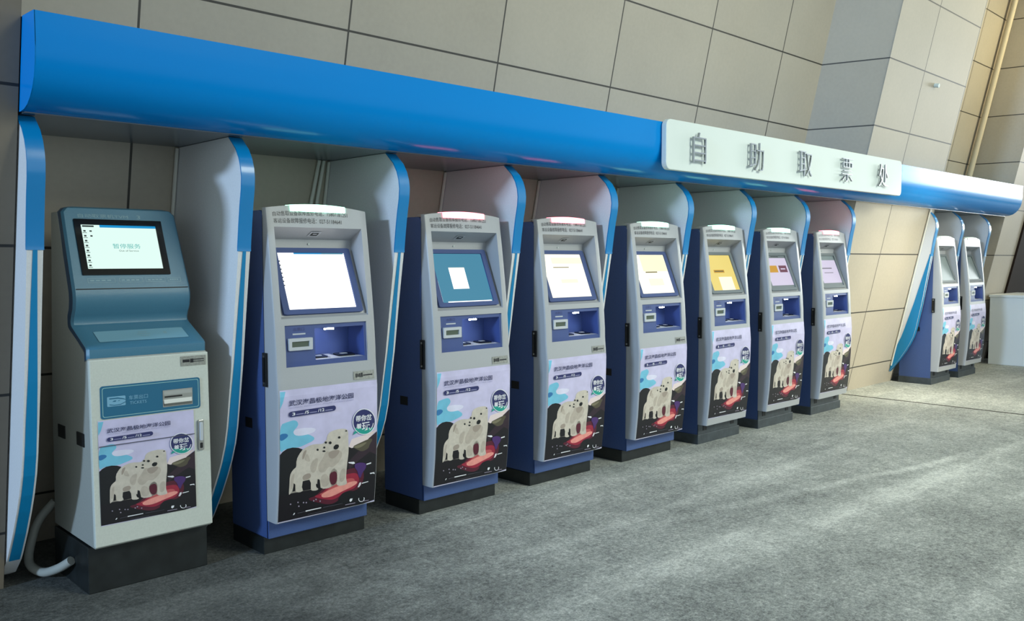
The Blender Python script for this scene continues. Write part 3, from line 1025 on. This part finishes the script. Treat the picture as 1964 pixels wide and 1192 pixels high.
# ------------------------------------------------------------------ the bear poster
POLY = [
('cyan',[(-.0,.252),(.066,.239),(.153,.228),(.186,.274),(.118,.318),(.198,.36),(.266,.347),(.363,.402),(.217,.437),(.183,.443),(.049,.436),(-.005,.47)]),
('cyan',[(.005,.009),(.057,.011),(.029,.094),(.002,.138)]),
('deep',[(-.002,.32),(.064,.322),(.084,.346),(.024,.375),(-.003,.366)]),
('cloud',[(.118,.308),(.206,.297),(.364,.316),(.322,.354),(.15,.359)]),
('haze',[(.693,.505),(.724,.448),(.907,.425),(1.016,.405),(.906,.471),(.791,.512),(.723,.525)]),
('dark',[(-.009,.477),(.094,.611),(.453,.639),(.692,.507),(.726,.521),(.885,.499),(1.032,.419),(1.025,.989),(.869,1.002),(-.024,.993)]),
('plum',[(.912,.464),(1.032,.419),(1.029,.611),(.928,.577),(.794,.637),(.706,.689),(.69,.629),(.795,.559)]),
('olive',[(.726,.511),(.796,.494),(.93,.466),(.957,.482),(.92,.517),(.911,.549),(.839,.565),(.796,.546)]),
('olive2',[(.735,.512),(.805,.502),(.903,.489),(.849,.521),(.787,.533)]),
('maroon',[(.268,.856),(.371,.848),(.455,.783),(.518,.725),(.688,.681),(.841,.69),(.873,.768),(.85,.837),(.795,.873),(.676,.879),(.6,.928),(.515,.947),(.37,.901)]),
('red',[(.335,.847),(.417,.841),(.484,.795),(.535,.753),(.671,.722),(.793,.728),(.819,.784),(.8,.833),(.756,.859),(.661,.863),(.6,.898),(.532,.912),(.416,.879)]),
('coral',[(.388,.838),(.454,.835),(.507,.806),(.548,.78),(.657,.761),(.755,.765),(.775,.799),(.76,.83),(.725,.846),(.649,.848),(.6,.87),(.546,.879),(.453,.858)]),
('peach',[(.417,.841),(.534,.816),(.679,.795),(.792,.793),(.8,.82),(.704,.844),(.584,.869),(.516,.883),(.425,.874)]),
('black',[(-.009,.477),(.028,.455),(.067,.439),(.121,.436),(.175,.445),(.218,.463),(.166,.523),(.159,.577),(.094,.647),(.091,.799),(-.015,.788)]),
('black',[(.6,.91),(.643,.873),(.721,.866),(.791,.884),(.843,.932),(.878,.964),(.878,1.004),(.599,.955)]),
('fur',[(.159,.577),(.159,.541),(.184,.495),(.222,.463),(.278,.443),(.334,.438),(.391,.445),(.424,.446),(.445,.427),(.46,.419),(.463,.388),(.491,.364),(.541,.354),(.6,.351),(.651,.357),(.677,.37),(.685,.397),(.684,.448),(.692,.5),(.691,.564),(.68,.634),(.672,.71),(.672,.761),(.687,.796),(.67,.809),(.619,.809),(.585,.802),(.572,.784),(.581,.747),(.58,.683),(.537,.651),(.503,.684),(.486,.707),(.501,.766),(.526,.799),(.484,.808),(.418,.801),(.369,.752),(.289,.708),(.21,.665),(.158,.608)]),
('furmid',[(.456,.507),(.505,.526),(.598,.513),(.631,.556),(.596,.609),(.528,.65),(.487,.631),(.445,.675),(.387,.667),(.372,.614),(.422,.559)]),
('furdark',[(.472,.515),(.589,.512),(.597,.539),(.538,.581),(.488,.568)]),
('furdark',[(.222,.482),(.262,.468),(.245,.509),(.229,.538),(.213,.542)]),
('furmid',[(.403,.694),(.453,.683),(.485,.713),(.501,.766),(.467,.793),(.418,.785)]),
('furmid',[(.612,.675),(.665,.67),(.662,.76),(.619,.785),(.598,.756)]),
('fur',[(.091,.793),(.094,.72),(.097,.648),(.117,.614),(.158,.589),(.212,.567),(.244,.549),(.253,.511),(.27,.476),(.302,.461),(.35,.458),(.407,.466),(.448,.478),(.46,.498),(.447,.518),(.406,.538),(.381,.566),(.372,.627),(.371,.689),(.357,.75),(.361,.779),(.389,.796),(.369,.805),(.32,.8),(.308,.786),(.305,.735),(.29,.69),(.226,.698),(.217,.752),(.228,.785),(.2,.793),(.161,.784),(.154,.761),(.151,.717),(.135,.703),(.126,.769),(.102,.792)]),
('furmid',[(.117,.651),(.144,.63),(.135,.703),(.123,.75),(.105,.759),(.104,.698)]),
('furdark',[(.218,.666),(.29,.652),(.31,.68),(.289,.702),(.226,.707)]),
('furmid',[(.324,.558),(.377,.546),(.364,.613),(.347,.661),(.306,.655),(.291,.603)]),
('furmid',[(.236,.545),(.253,.504),(.271,.507),(.292,.553),(.292,.569),(.26,.561)]),
('maroon',[(.498,.684),(.574,.679),(.575,.778),(.526,.793),(.493,.74)]),
('dark',[(.224,.709),(.289,.707),(.305,.735),(.308,.786),(.232,.786),(.218,.753)]),
('dark',[(.136,.709),(.151,.725),(.152,.773),(.127,.775)]),
('dark',[(.374,.715),(.394,.724),(.406,.789),(.385,.783),(.368,.764)]),
('black',[(.531,.482),(.552,.469),(.581,.473),(.587,.49),(.573,.507),(.551,.51),(.531,.501)]),
('purple',[(.759,.651),(.829,.649),(.891,.67),(.882,.708),(.846,.736),(.827,.785),(.801,.755),(.793,.715),(.759,.684)]),
('white',[(.69,.629),(.751,.634),(.763,.649),(.742,.652),(.694,.637)]),
('white',[(.887,.67),(.941,.666),(.941,.676),(.891,.68)]),
('white',[(.931,.752),(.98,.753),(.985,.77),(.967,.761),(.935,.762)]),
('white',[(.818,.817),(.836,.813),(.836,.832),(.818,.852),(.8,.85),(.818,.836)]),
('white',[(.845,.821),(.916,.818),(.918,.824),(.848,.829)]),
('black',[(.6,.419),(.598,.425),(.591,.427),(.583,.426),(.577,.422),(.575,.416),(.577,.411),(.584,.408),(.591,.409),(.598,.413)]),
('black',[(.509,.45),(.506,.456),(.498,.459),(.489,.458),(.482,.453),(.479,.446),(.482,.439),(.49,.436),(.499,.438),(.506,.443)]),
('black',[(.46,.441),(.458,.446),(.452,.449),(.445,.448),(.439,.444),(.437,.438),(.439,.434),(.445,.431),(.452,.432),(.458,.436)]),
('black',[(.67,.376),(.668,.379),(.664,.381),(.658,.38),(.654,.377),(.653,.374),(.654,.37),(.659,.368),(.664,.369),(.668,.372)]),
('black',[(.377,.487),(.375,.492),(.369,.494),(.362,.493),(.357,.489),(.355,.484),(.357,.479),(.363,.477),(.37,.478),(.375,.482)]),
('black',[(.444,.478),(.442,.483),(.436,.485),(.43,.484),(.424,.481),(.422,.475),(.425,.471),(.43,.469),(.437,.47),(.442,.473)]),
('black',[(.447,.507),(.444,.511),(.436,.512),(.426,.511),(.418,.507),(.415,.503),(.418,.499),(.426,.498),(.436,.499),(.444,.503)]),
('dot',[(.119,.871),(.116,.875),(.109,.875),(.104,.871),(.104,.865),(.109,.863),(.116,.865)]),
('dot',[(.191,.869),(.188,.873),(.181,.873),(.176,.869),(.176,.864),(.181,.861),(.188,.863)]),
('dot',[(.201,.9),(.198,.905),(.191,.905),(.186,.9),(.186,.895),(.191,.893),(.198,.895)]),
('dot',[(.246,.88),(.243,.884),(.236,.884),(.231,.88),(.231,.874),(.237,.872),(.243,.874)]),
('dot',[(.274,.884),(.271,.889),(.264,.889),(.259,.884),(.259,.879),(.265,.877),(.271,.879)]),
('dot',[(.349,.884),(.346,.888),(.339,.888),(.334,.884),(.334,.878),(.34,.876),(.346,.878)]),
('dot',[(.371,.877),(.368,.881),(.361,.881),(.356,.877),(.356,.871),(.362,.869),(.368,.871)]),
('dot',[(.414,.898),(.411,.902),(.404,.902),(.399,.898),(.399,.892),(.405,.89),(.411,.892)]),
('white',[(.716,.946),(.724,.931),(.751,.933),(.746,.951),(.728,.959)]),
('white',[(.88,.946),(.885,.958),(.877,.957),(.873,.948)]),
('white',[(.885,.958),(.882,.969),(.875,.965),(.877,.957)]),
('white',[(.882,.969),(.874,.977),(.868,.972),(.875,.965)]),
('white',[(.874,.977),(.861,.981),(.858,.975),(.868,.972)]),
('white',[(.861,.981),(.846,.979),(.846,.974),(.858,.975)]),
('white',[(.846,.979),(.831,.974),(.835,.969),(.846,.974)]),
('white',[(.831,.974),(.82,.964),(.826,.962),(.835,.969)]),
('white',[(.82,.964),(.814,.953),(.822,.953),(.826,.962)]),
('white',[(.814,.953),(.815,.941),(.823,.944),(.822,.953)]),
('dot',[(.674,.976),(.781,.978),(.781,.972),(.675,.97)]),
('dot',[(.851,.977),(.93,.981),(.93,.976),(.851,.971)]),
('white',[(.261,.954),(.419,.954),(.419,.947),(.261,.945)]),
('dim',[(.44,.954),(.642,.957),(.642,.954),(.44,.949)]),
('dim',[(.181,.954),(.257,.953),(.257,.949),(.182,.949)]),
('dim',[(.284,.982),(.481,.982),(.481,.979),(.285,.978)]),
('white',[(.137,.958),(.146,.944),(.158,.944),(.148,.957)]),
('white',[(.979,.338),(.975,.361),(.965,.382),(.95,.401),(.929,.415),(.905,.425),(.878,.429),(.849,.428),(.821,.422),(.795,.411),(.771,.396),(.752,.377),(.737,.355),(.728,.332),(.725,.309),(.729,.286),(.738,.265),(.753,.247),(.773,.232),(.797,.222),(.824,.217),(.852,.218),(.88,.223),(.907,.234),(.931,.249),(.951,.268),(.967,.29),(.976,.313)]),
('navy',[(.97,.337),(.967,.358),(.958,.378),(.943,.396),(.924,.409),(.901,.418),(.876,.422),(.849,.422),(.823,.416),(.798,.406),(.776,.391),(.758,.374),(.744,.353),(.736,.332),(.734,.31),(.737,.288),(.746,.269),(.76,.252),(.778,.238),(.801,.229),(.826,.224),(.852,.224),(.878,.23),(.903,.24),(.926,.254),(.945,.272),(.959,.292),(.967,.314)]),
('teal',[(.955,.382),(.944,.395),(.929,.406),(.913,.414),(.894,.42),(.874,.423),(.853,.422),(.833,.419),(.813,.412),(.794,.403),(.777,.392),(.762,.379),(.75,.363)]),
('teal',[(.748,.384),(.731,.415),(.785,.399)]),
('white',[(.956,.347),(.952,.36),(.945,.358),(.948,.345)]),
('white',[(.952,.36),(.946,.372),(.939,.369),(.945,.358)]),
('white',[(.946,.372),(.937,.383),(.931,.379),(.939,.369)]),
('white',[(.937,.383),(.926,.393),(.921,.388),(.931,.379)]),
('white',[(.926,.393),(.913,.4),(.909,.395),(.921,.388)]),
]


SOFT = ('fur', 'furmid', 'furdark', 'cyan', 'deep', 'cloud', 'red', 'coral', 'peach', 'maroon', 'olive', 'olive2', 'purple')


def poster_mesh(name, fn, strips, split=None):
    """Flat printed shapes laid on the sheet fn(u, v, lift): u across, v down."""
    layers = [('sky', [(0, 0), (1, 0), (1, 1), (0, 1)])] + POLY
    bm = bmesh.new()
    mats = []

    def mi(c):
        m = MATS['print_' + c]
        if m not in mats:
            mats.append(m)
        return mats.index(m)
    k = 0

    def put(vs, fs, c, lift):
        vv = [bm.verts.new((u, v, lift)) for u, v in vs]
        for f in fs:
            try:
                q = bm.faces.new([vv[i] for i in f])
                q.material_index = mi(c)
            except ValueError:
                pass
    cl = lambda p: (min(1, max(0, p[0])), min(1, max(0, p[1])))
    for c, pts in layers:
        if c in SOFT and len(pts) > 4:
            for _ in range(1 if c == 'fur' else 2):        # soften the printed outline
                pts = [q for a, b in zip(pts, pts[1:] + pts[:1]) for q in ((a[0] * .75 + b[0] * .25, a[1] * .75 + b[1] * .25), (a[0] * .25 + b[0] * .75, a[1] * .25 + b[1] * .75))]
        pts = [cl(p) for p in pts]
        put(pts, [tuple(range(len(pts)))], c, k)
        k += 1
    # pill with the three numbers
    h, r = .0205, .0205 * .65 / .566
    pts = [(.105 + .0 + r * math.cos(math.radians(a)), .1835 - h * math.sin(math.radians(a))) for a in range(90, 271, 20)] + \
          [(.525 + r * math.cos(math.radians(a)), .180 - h * math.sin(math.radians(a))) for a in range(270, 451, 20)]
    put(pts, [tuple(range(len(pts)))], 'navy', k)
    k += 1

    def text(body, u0, u1, v, hh, c, bold=0.0):
        vs, fs = fit_glyphs(body, u0, u1, -v, hh, bold)
        put([(x, -y) for x, y in vs], fs, c, k)
    text('武汉海昌极地海洋公园', .082, .735, .100, .043, 'title', .012)
    text('WUHAN  HAICHANG  POLAR  OCEAN  PARK', .084, .74, .1345, .009, 'faint')
    text('3', .112, .142, .1835, .024, 'white', .02)
    text('/5', .232, .276, .1825, .024, 'white', .02)
    text('/12', .365, .430, .1815, .024, 'white', .02)
    for a, b in ((.15, .225), (.285, .355), (.44, .515)):
        put([(a, .186), (b, .186), (b, .192), (a, .192)], [(0, 1, 2, 3)], 'faint', k)
    text('带你岔', .760, .935, .292, .050, 'white', .02)
    text('着', .764, .822, .352, .042, 'white', .02)
    text('玩', .826, .914, .362, .066, 'white', .02)
    if split:
        put([(0, split - .004), (1, split - .004), (1, split + .004), (0, split + .004)], [(0, 1, 2, 3)], 'dim', k + 1)
    bmesh.ops.triangulate(bm, faces=bm.faces[:])
    for i in range(1, strips):
        g = bm.verts[:] + bm.edges[:] + bm.faces[:]
        bmesh.ops.bisect_plane(bm, geom=g, dist=1e-7, plane_co=(0, i / strips, 0), plane_no=(0, 1, 0))
    for v in bm.verts:
        v.co = fn(v.co.x, v.co.y, v.co.z * 0.00008)
    me = bpy.data.meshes.new(name)
    bm.to_mesh(me)
    bm.free()
    for m in mats:
        me.materials.append(m)
    me.update()
    return me


PW = .281


def poster_on(top, bottom):
    def fn(u, v, lift):
        z = top - v * (top - bottom)
        x = (u - .5) * 2 * PW
        return (x, fy(z) - .0015 - lift, z)
    return fn


def kiosk(x, y, style, lampc, scr, label, group):
    t = thing('ticket_machine', label, 'ticket machine', (x, y, 0), group)
    bot = .175 if style == 'a' else .155
    bl = .086 if style == 'a' else .155
    part('cabinet', t, cabinet_body(.086 if style == 'a' else .07), key=('cab', style), bevel=.003)
    f = part('fascia', t, fascia(bot), key=('fas', style), smooth=35)
    if style == 'a':
        part('plinth', t, plinth_dark, key='plinth_a', bevel=.003)
        part('base_panel', t, base_front, key='base_a', bevel=.003)
    else:
        p = part('plinth', t, plinth_grey, key='plinth_b', bevel=.003)
        part('cable_hole', p, cable_hole(-.222), key='hole_l')
        part('cable_hole', p, cable_hole(.178), key='hole_r')
    part('notice_text', t, notice, key='notice')
    part('status_light', t, lamp_bar(lampc), key=('lamp', lampc), smooth=40)
    b = part('screen_bezel', t, bezel('bezel_slate' if style == 'a' else 'bezel_grey'), key=('bez', style), smooth=30)
    part('screen', b, screen(scr), key=('scr', scr))
    part('camera_lens', t, camera_eye, key='eye')
    part('indicator_light', t, indicator, key='indi')
    s = part('service_panel', t, service_panel, key='service')
    part('tray', s, tray(-.052, .032), key='tray_l')
    part('tray', s, tray(.09, .195), key='tray_r')
    part('light_strip', s, led, key='led')
    d = part('display', s, display_bezel, key='disp')
    part('display_window', s, display_window, key='dispw')
    part('slot_marking', s, slot_mark, key='slotm')
    part('door_handle', t, handle, key='hand')
    part('side_hole', t, side_hole, key='sideh')
    if style == 'a':
        part('nameplate', t, nameplate, key='namep')
    pk = ('poster', style)
    if pk not in CACHE:
        CACHE[pk] = poster_mesh('poster', poster_on(.827, .178) if style == 'a' else poster_on(.900, .209), 20)
    obj('poster', CACHE[pk], t)
    return t


KG = 'ticket machines of the newer kind under the canopy'
kiosk(2.362, Y0, 'a', 'green', 'white', 'navy and grey ticket machine with an all-white screen, beside the old blue-headed one', KG)
kiosk(3.327, Y0, 'a', 'red', 'teal', 'red-lit ticket machine with a blue-green screen holding a small white window', KG)
kiosk(4.225, Y0, 'a', 'red', 'cream', 'red-lit ticket machine with a bright white and cream screen', KG)
kiosk(5.163, Y0, 'a', 'green', 'ivory', 'green-lit ticket machine with a white screen that is pale yellow in its upper half', KG)
kiosk(6.069, Y0, 'b', 'green', 'yellow', 'green-lit ticket machine with an all-yellow screen', KG)
kiosk(6.977, Y0, 'b', 'green', 'tiles', 'green-lit ticket machine whose pale screen shows an orange and a maroon tile', KG)
kiosk(7.924, Y0, 'b', 'red', 'lavender', 'red-lit ticket machine with a pale lavender screen, next to the bare stone wall', KG)
kiosk(10.767, Y0 - .034, 'b', 'pale', 'off', 'ticket machine with a dark screen just beyond the bare wall, navy side in view', KG)
kiosk(11.650, Y0 - .034, 'b', 'pale', 'off', 'last ticket machine on the right, with a dark screen, beside the white counter', KG)

# ------------------------------------------------------------------ the old blue and white ticket machine
OX, OY = 1.535, 3.87
HW = .262
old = thing('ticket_machine', 'old white ticket machine with a sloping blue head, leftmost of the row', 'ticket machine', (OX, OY, 0))
SHELL = [(.330, 1.690), (.315, 1.683), (.307, 1.664), (.168, 1.330), (.160, 1.305), (.158, 1.275), (.166, 1.235), (.186, 1.205), (.196, 1.180),
         (.192, 1.165), (.178, 1.155), (.02, 1.078), (.010, 1.068), (.010, 1.032), (.012, 1.026)]
S0, S1 = (.307, 1.664), (.168, 1.330)        # the sloping screen face, top and bottom (y, z)


def on_face(s, t, off=0.0):
    y, z = S1[0] + (S0[0] - S1[0]) * t, S1[1] + (S0[1] - S1[1]) * t
    ln = math.hypot(S0[0] - S1[0], S0[1] - S1[1])
    return (s, y - (S0[1] - S1[1]) / ln * off, z + (S0[0] - S1[0]) / ln * off)


def old_shell(mb):
    n = len(SHELL)
    d = []
    for y, z in SHELL:
        k = .06 if z > 1.2 else (.05 if z > 1.15 else .035)
        d.append((y + k, z - (.0 if z > 1.2 else .01)))
    # rounded shoulders: the outline narrows at the very top
    def half(z):
        if z > 1.64:
            q = min(1, (z - 1.64) / .05)
            return HW - .05 * (1 - math.sqrt(max(0, 1 - q * q)))
        return HW
    front = [[(-half(z), y + .012, z), (-half(z) + .010, y, z)] + [(half(z) * s, y, z) for s in (-.8, -.4, 0, .4, .8)] + [(half(z) - .010, y, z), (half(z), y + .012, z)] for y, z in SHELL]
    mb.sheet(front, 'old_blue')
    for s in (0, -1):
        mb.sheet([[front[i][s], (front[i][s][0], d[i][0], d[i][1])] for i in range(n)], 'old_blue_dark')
    mb.sheet([front[0], [(x, y + .07, z - .002) for x, y, z in front[0]]], 'old_blue')
    mb.sheet([front[-1], [(x, y + .03, z) for x, y, z in front[-1]]], 'old_blue')
    frz = 1.318
    mb.face([on_face(-HW + .012, -.03, .0008), on_face(HW - .012, -.03, .0008), on_face(HW - .012, -.018, .0008), on_face(-HW + .012, -.018, .0008)], 'black_matt')


def old_cabinet(mb):
    pr = [(-.012, .214), (.004, 1.030), (.03, 1.035), (.20, 1.13), (.225, 1.22), (.215, 1.30), (.34, 1.62), (.36, 1.665), (.44, 1.665), (.50, .9), (.52, .214)]
    mb.prism(pr, -HW + .003, HW - .003, 'old_side')


def old_door(mb):
    pr = [(-HW + .001, .222), (HW - .001, .222), (HW - .001, 1.026), (-HW + .001, 1.026)]
    ly = lambda z: -.012 + (z - .214) * .016 / .816
    mb.mesh([(x, ly(z) - .012, z) for x, z in pr] + [(x, ly(z) + .012, z) for x, z in pr], [(0, 1, 2, 3), (0, 4, 5, 1), (1, 5, 6, 2), (2, 6, 7, 3), (3, 7, 4, 0), (7, 6, 5, 4)], 'old_white')


OD = lambda z: -.012 + (z - .214) * .016 / .816 - .012


def old_bezel(mb):
    outer, inner = rrect(-.213, .178, .155, .905, .006), rrect(-.186, .148, .235, .83, .004)
    frame(mb, outer, inner, lambda a, b: on_face(a, b, .006), 'black_gloss')
    n = len(outer)
    for pr, d in ((outer, -.002), (inner, .0005)):
        mb.mesh([on_face(a, b, .006) for a, b in pr] + [on_face(a, b, d) for a, b in pr], [(i, (i + 1) % n, n + (i + 1) % n, n + i) for i in range(n)], 'black_gloss')


def old_screen(mb):
    q = lambda s0, s1, t0, t1, m, off: mb.face([on_face(s0, t0, off), on_face(s1, t0, off), on_face(s1, t1, off), on_face(s0, t1, off)], m)
    q(-.187, .149, .234, .831, 'glow_mint', .002)
    q(-.105, .148, .797, .83, 'glow_sky', .0028)
    q(-.18, -.13, .80, .822, 'glow_dark', .0028)
    for i in range(8):
        t = .735 - i * .066
        q(-.178, -.168, t, t + .022, 'glow_dark', .0028)
        q(-.182, -.164, t - .018, t - .011, 'glow_dark', .0028)
        if i < 2:
            q(-.152, -.142, t, t + .02, 'glow_dark', .0028)
    for body, a, b, t, h, m in (('暂停服务', -.062, .062, .545, .066, 'glow_mint_text'), ('Out of Service', -.038, .050, .482, .024, 'glow_dark')):
        vs, fs = fit_glyphs(body, a, b, t, h)
        mb.flat(vs, fs, m, lambda x, y: on_face(x, y, .0032))


def old_header(mb):
    for body, a, b in (('自动取票机TVM', -.190, .030), ('3', .070, .086)):
        vs, fs = fit_glyphs(body, a, b, .955, .052)
        mb.flat(vs, fs, 'old_print', lambda x, y: on_face(x, y, .0012))


def old_steps(mb):
    for a, b in ((-.195, -.078), (-.06, .045), (.058, .148), (.160, .222)):
        o, i = [(a, .055), (b, .055), (b, .115), (a, .115)], [(a + .002, .060), (b - .002, .060), (b - .002, .110), (a + .002, .110)]
        frame(mb, o, i, lambda x, y: on_face(x, y, .0012), 'old_print')
        for k in range(4):
            w = (b - a - .02) / 4
            x0 = a + .01 + w * k
            mb.face([on_face(x0, .078, .0012), on_face(x0 + w * .7, .078, .0012), on_face(x0 + w * .7, .094, .0012), on_face(x0, .094, .0012)], 'old_print')


def ledge_panel(mb):
    P = lambda x, w: (x, .178 + (.02 - .178) * w, 1.155 + (1.078 - 1.155) * w + .0022)
    pr = rrect(-.195, .200, .28, .80, .02)
    mb.mesh([P(a, b) for a, b in pr], [tuple(range(len(pr)))], 'ledge_pale')
    for a, b, c, d in ((-.01, .03, .40, .44), (-.02, .04, .5, .53), (-.01, .03, .6, .63), (.10, .115, .45, .56)):
        mb.face([(x, y, z + .0008) for x, y, z in (P(a, c), P(b, c), P(b, d), P(a, d))], 'old_print')


def ticket_panel(mb):
    f = lambda o: (lambda x, z: (x, OD(z) - o, z))
    pr = rrect(-.222, .217, .770, .912, .012)
    mb.mesh([f(.003)(*p) for p in pr] + [f(-.002)(*p) for p in pr], [tuple(range(len(pr)))] + [(i, (i + 1) % len(pr), len(pr) + (i + 1) % len(pr), len(pr) + i) for i in range(len(pr))], 'ticket_blue')
    frame(mb, rrect(-.215, .210, .777, .905, .009), rrect(-.212, .207, .780, .902, .008), f(.0036), 'ticket_line')
    # train pictogram
    ic = rrect(-.195, -.118, .822, .864, .004)
    mb.mesh([f(.0038)(*p) for p in ic], [tuple(range(len(ic)))], 'ticket_print')
    for pts in ([(-.186, .858), (-.150, .8585), (-.128, .853), (-.118, .848), (-.118, .8455), (-.130, .849), (-.150, .853), (-.186, .853)],
                [(-.186, .832), (-.165, .828), (-.140, .829), (-.118, .838), (-.118, .8345), (-.140, .8255), (-.165, .8245), (-.186, .8285)],
                [(-.174, .842), (-.166, .847), (-.156, .846), (-.160, .841)], [(-.152, .842), (-.146, .846), (-.140, .844)]):
        mb.mesh([f(.0044)(*p) for p in pts], [tuple(range(len(pts)))], 'ticket_blue')
    for body, a, b, z, h in (('车票出口', -.104, -.022, .852, .019), ('TICKETS', -.100, -.028, .829, .013)):
        vs, fs = fit_glyphs(body, a, b, z, h)
        mb.flat(vs, fs, 'ticket_print', f(.004))


def ticket_slot(mb):
    x0, x1, z0, z1 = .048, .176, .796, .864
    y = OD(.83) - .0045
    frame(mb, [(x0 - .004, z0 - .004), (x1 + .004, z0 - .004), (x1 + .004, z1 + .004), (x0 - .004, z1 + .004)], [(x0, z0), (x1, z0), (x1, z1), (x0, z1)], lambda a, b: (a, y, b), 'steel')
    mb.sheet([[(x0, y - .0006, z1), (x1, y - .0006, z1)], [(x0, y - .0012, z1 - .018), (x1, y - .0012, z1 - .018)], [(x0, y - .001, z0 + .03), (x1, y - .001, z0 + .03)],
              [(x0, y - .004, z0 + .012), (x1, y - .004, z0 + .012)], [(x0, y - .0012, z0), (x1, y - .0012, z0)]], 'steel')
    mb.box(x0 + .004, x1 - .045, y - .003, y, .834, .841, 'black_matt')


def lock_plate(mb):
    y = OD(.64)
    pr = rrect(.199, .226, .575, .715, .006)
    mb.plate(pr, y - .012, y - .0005, 'steel')
    mb.plate(rrect(.205, .220, .62, .705, .006), y - .018, y - .011, 'silver_paint')
    mb.plate(rrect(.206, .219, .585, .61, .004), y - .014, y - .011, 'black_matt')


def old_plate(mb):
    y = OD(.99) - .002
    mb.face([(.130, y, .968), (.249, y, .968), (.249, y, 1.013), (.130, y, 1.013)], 'plate_silver')
    for a, b, c, d in ((.14, .172, .985, .998), (.175, .19, .982, 1.0), (.19, .24, .994, .998), (.19, .24, .985, .988)):
        mb.face([(a, y - .001, c), (b, y - .001, c), (b, y - .001, d), (a, y - .001, d)], 'print_dark')


def old_plinth(mb):
    mb.box(-.268, .268, .055, .50, 0, .206, 'plinth_black')


def old_hole(y0, y1):
    return lambda mb: mb.box(-HW - .0015, -HW + .006, y0, y1, .642, .70, 'black_matt')


part('cabinet', old, old_cabinet, bevel=.004)
part('front_door', old, old_door, bevel=.004)
part('head_shell', old, old_shell, smooth=38, label='sloping blue head')
hb = part('screen_bezel', old, old_bezel)
part('screen', hb, old_screen)
part('header_text', old, old_header)
part('step_guide', old, old_steps)
part('ledge_panel', old, ledge_panel)
tp = part('ticket_panel', old, ticket_panel)
part('ticket_slot', tp, ticket_slot)
part('lock', old, lock_plate, bevel=.002)
part('nameplate', old, old_plate)
part('plinth', old, old_plinth, bevel=.004)
part('vent_hole', old, old_hole(.08, .17))
part('vent_hole', old, old_hole(.33, .42))


def old_poster_fn(u, v, lift):
    z = .765 - v * (.765 - .312)
    return (-.236 + u * .42, OD(z) - .0015 - lift, z)


obj('poster', poster_mesh('poster', old_poster_fn, 2, split=.243), old)

# ------------------------------------------------------------------ loose things
def curve(pts, n=6):
    P = [Vector(p) for p in pts]
    out = []
    for i in range(len(P) - 1):
        a, b, c, d = P[max(i - 1, 0)], P[i], P[i + 1], P[min(i + 2, len(P) - 1)]
        for k in range(n):
            t = k / n
            out.append(0.5 * ((2 * b) + (c - a) * t + (2 * a - 5 * b + 4 * c - d) * t * t + (3 * b - a - 3 * c + d) * t ** 3))
    return out + [P[-1]]


w = MB()
w.tube(curve([(1.30, 4.46, .30), (1.235, 4.48, .22), (1.19, 4.46, .12), (1.165, 4.40, .045), (1.185, 4.28, .03), (1.215, 4.16, .07), (1.250, 4.09, .115)]), .020, 'hose_grey', 12)
tag(obj('cable_hose', w.data('cable_hose', 50)), 'pale flexible hose looping on the floor beside the old ticket machine', 'hose')
for x0, x1, zb, lab in ((2.745, 2.72, 1.35, 'left of two pale cable conduits in the corner above the all-white screen'),
                        (2.775, 2.757, 1.25, 'right of two pale cable conduits in the corner above the all-white screen')):
    w = MB()
    w.tube([(x0, wy(REC, 2.02) - .015, 2.024), (x1, wy(REC, 1.8) - .015, 1.8), (x1 - .02, wy(REC, zb) - .015, zb)], .011, 'trim_pale', 8)
    tag(obj('cable_conduit', w.data('cable_conduit', 50)), lab, 'conduit', 'cable conduits')

ct = thing('counter', 'white box counter standing at the right edge beside the last machine', 'counter', (13.16, 4.02, 0))
part('body', ct, lambda mb: mb.box(0, 1.2, -1.6, 0, 0, .93, 'counter_white'), bevel=.006)
part('top', ct, lambda mb: mb.box(-.012, 1.21, -1.61, .01, .93, .965, 'counter_white'), bevel=.005)
